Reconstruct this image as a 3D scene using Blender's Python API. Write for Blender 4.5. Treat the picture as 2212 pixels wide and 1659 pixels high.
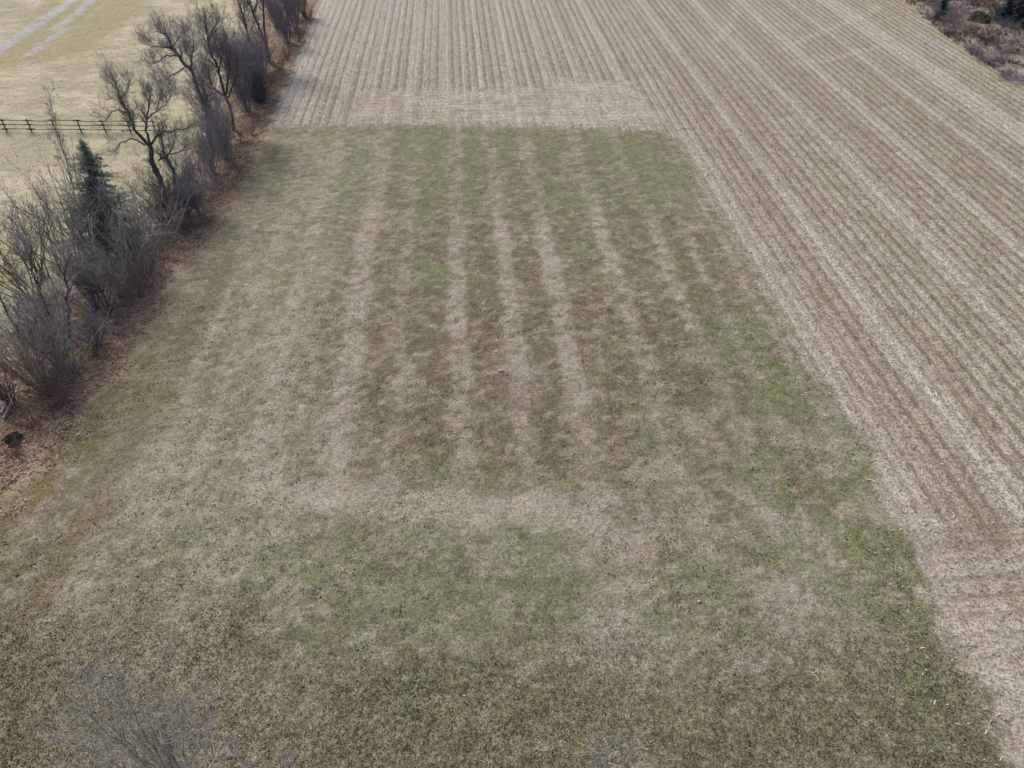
import bpy, math, random
import numpy as np
from mathutils import Vector

for o in list(bpy.data.objects): bpy.data.objects.remove(o, do_unlink=True)
SC = bpy.context.scene
COL = SC.collection
R = math.radians

# ------------------------------------------------------------------ camera
H = 30.0                      # drone height
PITCH = R(42.3)               # below the horizon
FPX, CX, CY = 1534.0, 1106.0, 829.5
cam_d = bpy.data.cameras.new('camera'); cam = bpy.data.objects.new('camera', cam_d)
COL.objects.link(cam); SC.camera = cam
cam.location = (0, 0, H); cam.rotation_euler = (math.pi/2 - PITCH, 0, 0)
cam_d.sensor_width = 36; cam_d.lens = 36*FPX/2212; cam_d.clip_end = 9000; cam_d.clip_start = 0.1

# ------------------------------------------------------------------ light: thin overcast
W = bpy.data.worlds.new('World'); SC.world = W; W.use_nodes = True
nt = W.node_tree; bg = nt.nodes['Background']
sky = nt.nodes.new('ShaderNodeTexSky'); sky.sky_type = 'NISHITA'; sky.sun_disc = False
SUN_EL, SUN_AZ = R(42), R(-35)     # azimuth clockwise from +Y (far side, a little left)
sky.sun_elevation = SUN_EL; sky.sun_rotation = SUN_AZ
sky.air_density = 1.0; sky.dust_density = 4.0; sky.ozone_density = 1.0
nt.links.new(sky.outputs[0], bg.inputs[0]); bg.inputs[1].default_value = 0.13
sd = bpy.data.lights.new('sun', 'SUN'); sd.energy = 2.4; sd.angle = R(12); sd.color = (1, .975, .93)
so = bpy.data.objects.new('sun', sd); COL.objects.link(so)
dv = Vector((math.sin(SUN_AZ)*math.cos(SUN_EL), math.cos(SUN_AZ)*math.cos(SUN_EL), math.sin(SUN_EL)))
so.rotation_euler = dv.to_track_quat('Z', 'Y').to_euler(); so.location = (0, 0, 80)
SC.view_settings.view_transform = 'Standard'; SC.view_settings.look = 'None'
SC.view_settings.exposure = 0.52; SC.view_settings.gamma = 1

# ------------------------------------------------------------------ helpers
rng = np.random.default_rng(7); random.seed(7)
CP, SP = math.cos(PITCH), math.sin(PITCH)
def ray(x, y):
    a, b = (x-CX)/FPX, -(y-CY)/FPX
    return np.array((a, b*SP + CP, b*CP - SP))
def at(x, y):
    """ground point seen at photo position x, y"""
    d = ray(x, y); k = -H/d[2]
    return d[0]*k, d[1]*k
def on_plane(x, y, base, off=0.0):
    """point of the ray on the upright plane through base that faces the camera"""
    n = np.array((base[0], base[1])); L = np.linalg.norm(n); n = n/L
    d = ray(x, y); k = (L+off)/(d[0]*n[0]+d[1]*n[1])
    return np.array((d[0]*k, d[1]*k, H + d[2]*k))
ROWA = math.atan(149/2073)           # rows run a little left of the view direction
def rowuv(X, Y):
    return X*math.cos(ROWA)+Y*math.sin(ROWA), -X*math.sin(ROWA)+Y*math.cos(ROWA)
def tu(t):
    X, Y = at(957+t*1000, 435.0); return rowuv(X, Y)[0]
def lin(c):
    c = np.array(c, float)/255; return np.where(c <= .04045, c/12.92, ((c+.055)/1.055)**2.4)
ALB = 0.80
def C(r, g, b): return lin((r, g, b))*ALB

_tab = np.random.default_rng(3).random((256, 256))
def vn(x, y, s=0):
    x = np.asarray(x)+s*17.3; y = np.asarray(y)+s*9.1
    xi = np.floor(x).astype(int); yi = np.floor(y).astype(int); fx = x-xi; fy = y-yi
    fx = fx*fx*(3-2*fx); fy = fy*fy*(3-2*fy)
    a = _tab[xi & 255, yi & 255]; b = _tab[(xi+1) & 255, yi & 255]
    c = _tab[xi & 255, (yi+1) & 255]; d = _tab[(xi+1) & 255, (yi+1) & 255]
    return (a*(1-fx)+b*fx)*(1-fy)+(c*(1-fx)+d*fx)*fy
def fbm(x, y, s=0, n=4):
    t = 0; w = 0; a = 1.0
    for i in range(n):
        t = t+a*vn(x*2**i, y*2**i, s+i*5); w += a; a *= .55
    return t/w
def sm(x, a, b):
    t = np.clip((x-a)/(b-a), 0, 1); return t*t*(3-2*t)
def sdist(X, Y, poly):
    """signed distance to a polygon, positive inside"""
    P = np.array(poly); d = np.full(X.shape, 1e9); ins = np.zeros(X.shape, bool)
    for i in range(len(P)):
        x0, y0 = P[i]; x1, y1 = P[(i+1) % len(P)]
        ex, ey = x1-x0, y1-y0; L = ex*ex+ey*ey+1e-12
        t = np.clip(((X-x0)*ex+(Y-y0)*ey)/L, 0, 1)
        d = np.minimum(d, (X-x0-t*ex)**2+(Y-y0-t*ey)**2)
        if y0 != y1:
            c = (y0 > Y) != (y1 > Y)
            ins ^= c & (X < (x1-x0)*(Y-y0)/(y1-y0)+x0)
    d = np.sqrt(d); return np.where(ins, d, -d)
def ldist(X, Y, pts):
    P = np.array(pts); d = np.full(X.shape, 1e9)
    for i in range(len(P)-1):
        x0, y0 = P[i]; x1, y1 = P[i+1]; ex, ey = x1-x0, y1-y0; L = ex*ex+ey*ey+1e-12
        t = np.clip(((X-x0)*ex+(Y-y0)*ey)/L, 0, 1)
        d = np.minimum(d, (X-x0-t*ex)**2+(Y-y0-t*ey)**2)
    return np.sqrt(d)
def PX(l): return [at(x, y) for x, y in l]

# ------------------------------------------------------------------ layout of the land (photo outline -> ground coordinates)
far = -300
GRASS = PX([(588, 272), (800, 268), (1100, 274), (1430, 284), (1462, 296), (1600, 545), (1720, 745), (1850, 925), (1965, 1180),
            (2030, 1310), (2110, 1460), (2150, 1560), (2190, 1680), (2300, 2100), (-500, 2100), (-700, 1640), (-300, 1360), (0, 1100), (100, 1000), (180, 900), (260, 790),
            (330, 680), (400, 560), (480, 470), (540, 370)])
STUB = PX([(580, 268), (642, 130), (700, 0), (800, far), (2600, far), (1880, -80), (1960, 8), (2060, 95), (2212, 195), (2600, 460), (4200, 2100),
           (2300, 2100), (2150, 1560), (2030, 1310), (1850, 925), (1462, 296), (1430, 284), (1100, 274), (800, 268)])
LITTER = PX([(690, 0), (800, far), (640, far), (590, 0), (560, 60), (470, 200), (420, 350), (320, 470), (200, 600), (60, 700), (-100, 790), (-500, 1000), (-1000, 1400),
             (-700, 1640), (-300, 1360), (0, 1100), (100, 1000), (180, 900), (260, 790), (330, 680), (400, 560), (480, 470), (540, 370), (585, 272), (642, 130)])
SCRUB = PX([(1880, -80), (1960, 8), (2060, 95), (2212, 195), (2600, 460), (4200, 2100), (5200, 900), (3400, far), (2100, far), (1800, -180)])
HEAD_TOP = PX([(790, 196), (960, 190), (1180, 188), (1190, 168), (1380, 174), (1445, 278), (1100, 274), (800, 270), (725, 270), (745, 225)])
HEAD_LOW = PX([(1950, 1130), (2500, 1100), (3800, 1800), (2400, 2100), (2150, 1560), (2030, 1310)])
OLIVE = PX([(0, 152), (60, 142), (150, 128), (230, 95), (262, 60), (330, 0), (380, -60), (150, -60), (60, 35), (0, 90), (-120, 140)])
ICE = [(PX([(-80, 145), (0, 105), (60, 65), (110, 30), (150, 5), (200, -40)]), 1.2), (PX([(120, 62), (165, 30), (190, 5), (220, -30)]), .9),
       (PX([(190, 40), (215, 18), (240, -8)]), .35), (PX([(60, 118), (100, 90), (140, 62)]), .8)]
MOSS = [PX([(330, 770), (270, 850), (210, 925), (150, 990), (85, 1065), (20, 1140), (-30, 1200)])]
DARK_L = [PX([(500, 560), (430, 680), (370, 790), (300, 920), (240, 1020), (150, 1180), (60, 1330)])]
TRACK_L = [PX([(560, 980), (440, 1180), (300, 1480)]), PX([(690, 620), (610, 900), (520, 1180), (460, 1420)])]
# (photo x, y, half width, half height, strength)
GREEN = [(945, 592, 60, 20, .9), (1010, 600, 40, 18, .6), (1240, 432, 48, 22, .8), (1270, 540, 50, 40, .5), (1310, 480, 50, 26, .3), (1395, 345, 60, 34, .6), (1455, 372, 34, 40, .8),
         (1430, 425, 50, 36, .4), (1330, 320, 50, 30, .5), (1290, 300, 50, 22, .6), (880, 310, 40, 34, .55), (945, 320, 40, 40, .55), (1020, 330, 60, 42, .45), (1110, 300, 50, 26, .5), (1180, 300, 40, 26, .4),
         (760, 380, 26, 70, .5), (730, 300, 50, 24, .3), (1010, 390, 28, 80, .35), (930, 420, 30, 70, .4), (1600, 725, 60, 40, .9), (1650, 780, 60, 40, .7), (1690, 845, 60, 40, 1.), (1720, 880, 60, 26, .8), (1570, 690, 50, 50, .5),
         (1640, 990, 60, 34, .7), (1840, 985, 50, 60, .7), (1870, 1060, 46, 46, .6), (1700, 1070, 60, 30, .5), (1590, 1010, 40, 40, .4), (1890, 1170, 80, 40, .75), (1650, 1170, 60, 40, .4), (940, 1000, 60, 30, .6), (860, 1010, 60, 40, .4),
         (1500, 1240, 60, 26, .5), (1420, 950, 50, 40, .35), (1380, 850, 60, 30, .3), (1190, 620, 30, 60, .35), (1360, 800, 40, 40, .35), (575, 690, 60, 50, .3), (600, 560, 90, 60, .2),
         (650, 1030, 60, 18, .4), (620, 1110, 120, 26, .5), (780, 1140, 160, 40, .5), (950, 1160, 80, 40, .6), (1150, 1170, 60, 30, .3), (700, 1250, 160, 60, .45), (900, 1300, 220, 70, .45), (1150, 1280, 160, 60, .45), (480, 1160, 100, 70, .35),
         (1500, 1340, 200, 60, .25), (1800, 1290, 120, 50, .4), (1950, 1250, 60, 60, .45), (1960, 1480, 50, 50, .5), (1460, 1440, 60, 60, .3), (1560, 760, 30, 60, .4), (890, 1470, 50, 20, .4), (600, 1290, 120, 30, .2), (1940, 1340, 60, 60, .5),
         (2050, 1590, 60, 60, .3), (1530, 650, 60, 40, .3), (1460, 560, 50, 40, .25), (370, 1220, 60, 40, .3)]
BROWN = [(1060, 780, 50, 36, .8), (1020, 740, 60, 50, .4), (940, 820, 50, 50, .6), (930, 700, 40, 80, .5), (1230, 870, 40, 50, .7), (1060, 930, 40, 70, .6), (1250, 1000, 50, 60, .5), (820, 900, 40, 70, .6), (930, 930, 50, 50, .5), (800, 980, 60, 30, .5),
         (1390, 470, 60, 60, .6), (1420, 600, 50, 60, .4), (1150, 500, 22, 60, .6), (1160, 620, 26, 80, .5), (1180, 740, 26, 80, .6), (1040, 540, 26, 60, .5), (720, 640, 30, 80, .4), (650, 800, 26, 70, .5), (1480, 660, 40, 80, .4), (1530, 850, 40, 60, .4),
         (1500, 1080, 60, 20, .5), (1350, 1050, 70, 40, .3), (1620, 1060, 40, 30, .4), (830, 560, 30, 70, .4), (900, 460, 20, 60, .3), (1290, 640, 34, 60, .3), (1540, 560, 60, 50, .3), (1190, 1190, 60, 26, .6), (1280, 760, 30, 50, .3), (700, 1040, 160, 20, .3), (960, 560, 30, 60, .3)]
PALE = [(1690, 1300, 60, 44, .9), (1350, 1350, 70, 70, .7), (1330, 1290, 50, 40, .5), (1720, 1390, 60, 30, .6), (1640, 1440, 40, 26, .6), (1700, 1140, 120, 24, .5), (1380, 1170, 120, 40, .5), (1180, 1090, 250, 34, .6), (700, 1075, 180, 22, .6), (500, 1240, 22, 60, .7), (475, 1190, 30, 40, .5),
        (600, 690, 30, 20, .5), (1750, 950, 90, 30, .6), (1790, 1240, 60, 20, .3), (1850, 1400, 50, 40, .5), (330, 1020, 120, 70, .35), (1080, 800, 16, 10, 1.), (560, 1010, 60, 60, .3), (1130, 830, 30, 40, .5), (740, 930, 50, 60, .6), (1400, 1000, 40, 50, .4), (1500, 930, 40, 40, .4),
        (1930, 1110, 60, 30, .4), (1560, 1110, 100, 40, .3), (1400, 1420, 80, 60, .35), (1900, 1450, 30, 40, .4), (590, 800, 60, 160, .2)]
DARK = [(700, 1370, 160, 40, .8), (640, 1400, 160, 50, .5), (900, 1430, 160, 40, .5), (90, 1120, 90, 60, .7), (380, 720, 60, 60, .3), (250, 1000, 60, 90, .3), (1000, 1520, 300, 80, .4), (20, 1200, 60, 60, .6), (1500, 1590, 260, 60, .3), (1900, 1560, 120, 60, .2), (460, 1480, 200, 60, .2), (150, 1200, 60, 100, .2)]
def blobs(X, Y, L, s):
    wx = (fbm(X*.45, Y*.45, s)-.5)*5.0; wy = (fbm(X*.45, Y*.45, s+40)-.5)*5.0
    out = np.zeros(X.shape)
    for (px, py, rx, ry, k) in L:
        c = at(px, py); e = at(px+rx, py); f = at(px, py-ry); g = at(px, py+ry)
        ax = abs(e[0]-c[0]); ay = abs(f[1]-g[1])/2
        sc = min(1., max(ax, ay)/2.5)
        q = ((X+wx*sc-c[0])/ax)**2+((Y+wy*sc-c[1])/ay)**2
        out = np.maximum(out, k*np.exp(-q*.8))
    return np.clip(out, 0, 1)
T_PALE_R = [(.748, .017, .8), (.957, .017, .85), (1.13, .016, .8), (1.31, .015, .8), (1.465, .045, .95), (1.62, .02, .4), (.60, .012, .35), (.665, .01, .35), (.855, .012, .3)]
T_PALE_T = [(-.43, .02, .9), (-.39, .008, .5), (-.355, .01, .7), (-.315, .008, .5), (-.28, .012, .8), (-.235, .008, .6), (-.20, .01, .7), (-.15, .008, .6), (-.092, .010, 1.), (-.045, .007, .5), (.005, .010, 1.), (.06, .007, .6), (.111, .008, 1.), (.16, .007, .5), (.2, .010, .9), (.25, .007, .6), (.306, .010, .9), (.35, .007, .4), (.40, .009, .6), (.46, .007, .5), (.52, .014, 1.), (.63, .012, .6)]
T_DARK_G = [(-.208, .018, .7), (-.110, .016, .55), (-.022, .026, .9), (.072, .024, .95), (.160, .020, .95), (.262, .030, .6), (.372, .030, .8), (.46, .018, .5)]
T_PALE_G = [(-.262, .015, .75), (-.150, .022, .95), (-.072, .014, .45), (.027, .017, .9), (.117, .015, .85), (.204, .019, .95), (.322, .018, .9), (.428, .014, .6), (.49, .010, .4), (-.21, .008, .3), (-.335, .010, .55), (-.39, .009, .5), (.56, .012, .8)]
def strips(u, L):
    o = np.zeros(u.shape)
    for t, w, k in L:
        c = tu(t); hw = abs(tu(t+w)-c); o = np.maximum(o, k*(1-sm(np.abs(u-c), hw*.55, hw*1.25)))
    return o
CROSS = PX([(560, 1040), (600, 1070), (800, 1090), (1100, 1100), (1250, 1130)])
def c1_(X, Y): return fbm(X*1.3, Y*1.3, 191, 3)
def land(X, Y):
    """albedo tone, masks and zones of the land at ground points"""
    X = np.asarray(X, float); Y = np.asarray(Y, float)
    jx = (fbm(X*1.1, Y*1.1, 2)-.5)*1.6; jy = (fbm(X*1.1, Y*1.1, 12)-.5)*1.6
    x2, y2 = X+jx, Y+jy
    u, v = rowuv(X, Y)
    uw = u+(fbm(u*.5, v*.14, 21)-.5)*.5
    jr = (fbm(X*.55, Y*.55, 241, 4)-.5)*2.6
    sg = sdist(x2, y2, GRASS)+jr*(Y < 52); ss = sdist(X+jx*.35, Y+jy*.35, STUB); sl = sdist(x2, y2, LITTER); sc = sdist(x2, y2, SCRUB)
    n2 = fbm(X*.7, Y*.7, 5); ht = sm(sdist(X+jx*1.8, Y+jy*1.8, HEAD_TOP)+(n2-.5)*2.5, -1.0, 2.2); hl = sm(sdist(x2, y2, HEAD_LOW), -1, 1.5)
    n1 = fbm(X*.16, Y*.16, 1); n2 = fbm(X*.7, Y*.7, 5); n3 = fbm(X*2.2, Y*2.2, 9); nr = fbm(u*1.3, v*.35, 33)
    def mix(a, b, m): return a*(1-m[..., None])+b*m[..., None]
    z = np.zeros(X.shape)
    # pasture
    tone = mix(np.broadcast_to(C(176, 165, 140), X.shape+(3,)), C(163, 156, 128), sm(n1, .4, .65))
    tone = mix(tone, C(192, 181, 154), sm(fbm(X*.25, Y*.6, 8), .52, .66)*.6); tone = mix(tone, C(150, 142, 116), sm(fbm(X*.6, Y*1.0, 181), .53, .64)*.5)
    tone = mix(tone, C(160, 160, 124), sm(-Y, -54, -46)*sm(n1, .3, .6)*.6)
    ol = sm(sdist(X+jx*2, Y+jy*2, OLIVE), -1, 2.2); tone = mix(tone, C(153, 142, 107), ol*(.75+.25*n2))
    ice = z.copy()
    for pl, w in ICE:
        d = ldist(X+jx*.5, Y+jy*.5, pl); ice = np.maximum(ice, (1-sm(d, w*.15, w*1.5))*min(1, w))
    ice = ice*sm(n2, .25, .45); tone = mix(tone, C(176, 178, 186), ice*.65)
    green = .12+z; rows = z.copy(); cross = z.copy(); speck = .16+z
    # litter below the hedge
    ml = sm(sl+(fbm(X*.9, Y*.9, 331, 3)-.5)*3, -1.2, .4)
    lt = mix(np.broadcast_to(C(158, 138, 118), X.shape+(3,)), C(132, 108, 92), sm(n2, .35, .65))
    lt = mix(lt, C(120, 90, 72), sm(c1_(X, Y), .54, .64)*.5); lt = mix(lt, C(96, 82, 66), sm(fbm(X*2.2, Y*2.2, 251, 2), .55, .66)*.5)
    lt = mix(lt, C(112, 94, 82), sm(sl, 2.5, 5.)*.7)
    lt = mix(lt, C(166, 142, 116), sm(n3, .5, .7)*.6)
    tone = mix(tone, lt, ml); green = green*(1-ml); speck = speck*(1-ml)+.75*ml
    # scrub ground
    ms = sm(sc, -.3, .5)
    st_ = mix(np.broadcast_to(C(146, 130, 124), X.shape+(3,)), C(104, 92, 84), sm(fbm(X*.5, Y*.8, 211), .42, .6))
    st_ = mix(st_, C(170, 156, 138), sm(fbm(X*.4, Y*.9, 14), .5, .7)*.7)
    st_ = mix(st_, C(128, 126, 92), sm(n1, .52, .62)*.4)
    tone = mix(tone, st_, ms); green = green*(1-ms)
    # stubble
    mt = sm(ss, -2.6, -2.2)*(1-sm(sl, -.2, .3))*(1-sm(sc, -.2, .3))
    top = ((u < tu(.56)) & (v > 30)).astype(float)
    pale = strips(uw, T_PALE_R)*(1-top)+strips(uw, T_PALE_T)*top
    pale = pale*(1-ht)*(1-hl)*(.55+.6*nr)
    pale = np.maximum(pale, ht*(.05+.4*sm(fbm(X*.5, Y*.8, 151, 3), .45, .58)+.5*strips(uw, T_PALE_T)*(1-sm(u, tu(.28), tu(.32)))+.25*sm(u, tu(.28), tu(.32))))
    HB = ht*sm(fbm(X*.3, Y*.6, 271, 3), .48, .6)*(1-pale*.6); pale = np.maximum(pale, hl*.45*sm(fbm(X*.5, Y*.9, 161, 3), .5, .62)*sm(-Y, -24, -19))
    fd = sm(Y, 70, 118)
    sb = mix(np.broadcast_to(C(166, 157, 145), X.shape+(3,)), C(172, 165, 154), fd*top+.25*(1-top)*fd)
    sb = mix(sb, C(150, 140, 112), sm(nr, .45, .62)*.35)
    lane = vn(u*.75, v*.025, 261); sb = mix(sb, C(140, 127, 111), sm(lane, .55, .75)*.4*(1-ht)); sb = mix(sb, C(112, 99, 84), hl*sm(vn(u*.08, v*.9, 321)+(n2-.5)*.4, .55, .75)*.6); sb = mix(sb, C(150, 147, 118), (1-sm(lane, .2, .4))*.35)
    sb = mix(sb, C(128, 115, 97), sm(fbm(X*1.2, Y*1.2, 171, 3), .5, .62)*.45*(1-fd))
    sb = mix(sb, C(150, 132, 114), HB*.6)
    sb = mix(sb, C(188, 181, 169), np.clip(pale, 0, 1)*.85)
    wl = (1-sm(u, tu(-.40), tu(-.28)))*top; sb = mix(sb, C(186, 178, 166), wl*.5)
    yl = sm(u, tu(1.5), tu(1.6))*sm(n1, .4, .55); sb = mix(sb, C(158, 150, 118), yl*.6)
    # curved wheel marks of the combine at the far side
    for pl, w in WHEEL: sb = mix(sb, C(196, 188, 168), (1-sm(ldist(X+jx, Y+jy, pl), w*.2, w*1.2))*.36)
    edge = (1-sm(np.abs(ss-.9), .5, 1.3))*(1-ht)*(v < 70); sb = mix(sb, C(168, 158, 144), edge*.5)
    tone = mix(tone, sb, mt); green = green*(1-mt)+.03*mt; speck = speck*(1-mt)+(.55+.35*(1-fd))*mt
    rows = mt*(1-ht)*(1-hl)*(1-.55*np.clip(pale, 0, 1))*(1-.5*edge); cross = mt*np.maximum(ht*.45, hl*sm(Y, 15, 17)*.8)
    # hay field
    mg = sm(sg+(n2-.5)*.9, -.5, .7)
    pg = strips(uw+(n2-.5)*.7, T_PALE_G)
    low = sm(-Y+(n1-.5)*9+(n2-.5)*3, -27, -19.5); far_ = sm(Y, 50, 58)
    pg = pg*(1-low)*(1-.45*far_)*(.58+.42*sm(fbm(u*.35, v*.12, 281, 3), .34, .52))*(1-.5*sm(fbm(X*1.3, Y*1.6, 291, 3), .50, .62))*(.55+.45*sm(Y, 30, 36))
    cen = sm(uw, tu(-.22), tu(-.16))*(1-sm(uw, tu(.5), tu(.62)))*(1-low)
    g = mix(np.broadcast_to(C(141, 133, 112), X.shape+(3,)), C(127, 123, 98), sm(n1, .4, .6)*.6)
    g = mix(g, C(122, 109, 87), cen*(.5+.4*sm(n2, .4, .62)))
    g = mix(g, C(158, 145, 124), cen*sm(n3, .52, .62)*.3)
    gl = (1-sm(uw, tu(-.25), tu(-.17)))*(1-low); g = mix(g, C(130, 125, 99), gl*.75)
    br = blobs(X, Y, BROWN, 50); g = mix(g, C(112, 97, 79), br*(.4+.6*n2)*.8)
    gr = np.clip(blobs(X, Y, GREEN, 60)*(1+.2*sm(-Y, -27, -22)), 0, 1)
    g = mix(g, C(164, 151, 137), pg*.8*(.6+.6*nr))
    pb = blobs(X, Y, PALE, 70); g = mix(g, C(168, 156, 143), pb*(.5+.5*n2)*.9)
    g = mix(g, C(118, 124, 90), gr*(.45+.55*sm(n2, .3, .6))*.75)
    g = mix(g, C(122, 120, 94), far_*sm(n1, .35, .55)*.4)
    ob = sm(-Y+(n1-.5)*11+(n2-.5)*4, -19.2, -14.0); g = mix(g, C(114, 104, 80), ob*.72)  # olive-brown near grass, with soft shade partly painted into its tone
    lf = sm(-u+(n1-.5)*6, 17, 28)*sm(-Y, -36, -24); g = mix(g, C(104, 92, 64), lf*.75)
    g = mix(g, C(98, 88, 64), blobs(X, Y, DARK, 80)*.6)  # darker turf; the near band also has soft shade painted in
    for pl in TRACK_L: g = mix(g, C(158, 147, 126), (1-sm(ldist(x2, y2, pl), .2, .8))*.35)
    c1 = fbm(X*1.15, Y*1.5, 101, 3); c2 = fbm(X*2.6, Y*3.2, 111, 2); c3 = fbm(X*.8, Y*1.0, 121, 4); c4 = fbm(X*1.9, Y*2.2, 131, 3)
    wide = (.35+.65*sm(uw, tu(-.22), tu(-.1)))*(1-.6*ob)
    g = mix(g, C(112, 104, 82), sm(c1, .51, .56)*.72*wide*(1-pg*.7)*(1-pb*.6))
    g = mix(g, C(112, 119, 86), sm(c3, .54-.10*gr, .59-.10*gr)*(.40+.3*gr)*wide*(1-pg*.8)*(1-pb*.6))
    g = mix(g, C(110, 127, 58), sm(c4, .51, .56)*sm(gr+(n3-.5)*.6, .38, .8)*.85); g = mix(g, C(92, 86, 66), sm(fbm(X*2.3, Y*2.8, 201, 2), .58, .7)*.5*wide)
    g = mix(g, C(172, 163, 144), sm(c2, .60, .70)*.3*(1-.55*ob))
    g = mix(g, C(166, 153, 140), sm(fbm(X*.5, Y*.5, 141, 3), .57, .68)*.4*(1-gr)*(1-ob))
    g = mix(g, C(100, 84, 68), sm(fbm(X*1.4, Y*1.6, 231, 3), .50, .62)*.55*cen*(1-pg)*(1-.7*far_)*(1-gr*.8))
    dg = strips(uw+(n2-.5)*1.0, T_DARK_G)*(1-low); fg = sm(Y+(n1-.5)*30, 40, 52)[..., None]
    dcol = C(99, 101, 78)*fg+C(104, 88, 71)*(1-fg)
    g = mix(g, dcol*(.82+.36*vn(X*2.6, Y*3.0, 301))[..., None], dg*(.18+.82*sm(fbm(X*1.5, Y*1.9, 311, 3), .42, .56))*(1-gr*.5)*.72)
    g = mix(g, C(164, 154, 141), np.clip(pg*1.1, 0, 1)*(.5+.5*sm(c2, .38, .55))*.8)
    g = mix(g, C(170, 160, 140), sm(fbm(X*1.7, Y*2.2, 351, 3), .56, .62)*.45*(1-.5*ob))
    g = mix(g, C(114, 122, 86), sm(fbm(X*1.4, Y*1.8, 361, 4), .55, .60)*.45*wide*(1-.5*pg)); g = mix(g, C(100, 92, 72), sm(fbm(X*2.1, Y*2.6, 371, 2), .60, .72)*.45)
    g = mix(g, C(110, 92, 80), sm(fbm(X*1.3+7, Y*1.7, 381, 3), .54, .60)*.5*sm(uw, tu(-.2), tu(-.1))*(1-pg*.8)*(1-gr)*(1-ob)*sm(Y, 26, 32))
    xb = (1-sm(ldist(X+jx, Y+jy, CROSS), .5, 1.5)); g = mix(g, C(168, 157, 140), xb*.6)
    eg = 1-sm(sg, .3, 2.6); eg = eg*(1-sm(u, tu(.3), tu(.5))); g = mix(g, C(146, 127, 104), eg*.75*sm(n2, .25, .6)*(1-far_*.5))
    g = mix(g, C(163, 153, 143), pb*.75*(.4+.6*sm(c2, .4, .55)))
    for pl in MOSS:
        g = mix(g, C(104, 96, 52), (1-sm(ldist(X+jx*2.2, Y+jy*2.2, pl), .2, 2.4))*(.35+.65*sm(c1_(X, Y), .38, .58))*(.4+.6*sm(c2, .35, .55))*.8)
    for pl in DARK_L: g = mix(g, C(112, 98, 74), (1-sm(ldist(x2, y2, pl), .3, 1.5))*.5)
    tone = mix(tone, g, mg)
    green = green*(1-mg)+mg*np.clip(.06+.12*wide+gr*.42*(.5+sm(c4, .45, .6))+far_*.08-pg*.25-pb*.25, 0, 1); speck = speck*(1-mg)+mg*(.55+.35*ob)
    rows = rows*(1-mg); cross = cross*(1-mg)
    zone = np.where(sg > 0, 0, np.where(ss > 0, 1, np.where(sc > 0, 3, np.where(sl > 0, 4, 2))))
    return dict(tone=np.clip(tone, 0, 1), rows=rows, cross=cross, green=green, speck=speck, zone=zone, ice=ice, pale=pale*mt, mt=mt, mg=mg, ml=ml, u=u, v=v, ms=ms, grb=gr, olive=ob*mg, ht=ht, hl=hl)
WHEEL = [(PX([(1580, 8), (1592, 30), (1570, 62), (1545, 90)]), .7), (PX([(1680, 110), (1760, 75), (1850, 40), (1900, 15)]), .8), (PX([(1700, 140), (1790, 130), (1900, 100)]), .7), (PX([(1640, 40), (1660, 70), (1720, 120)]), .6)]

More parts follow.
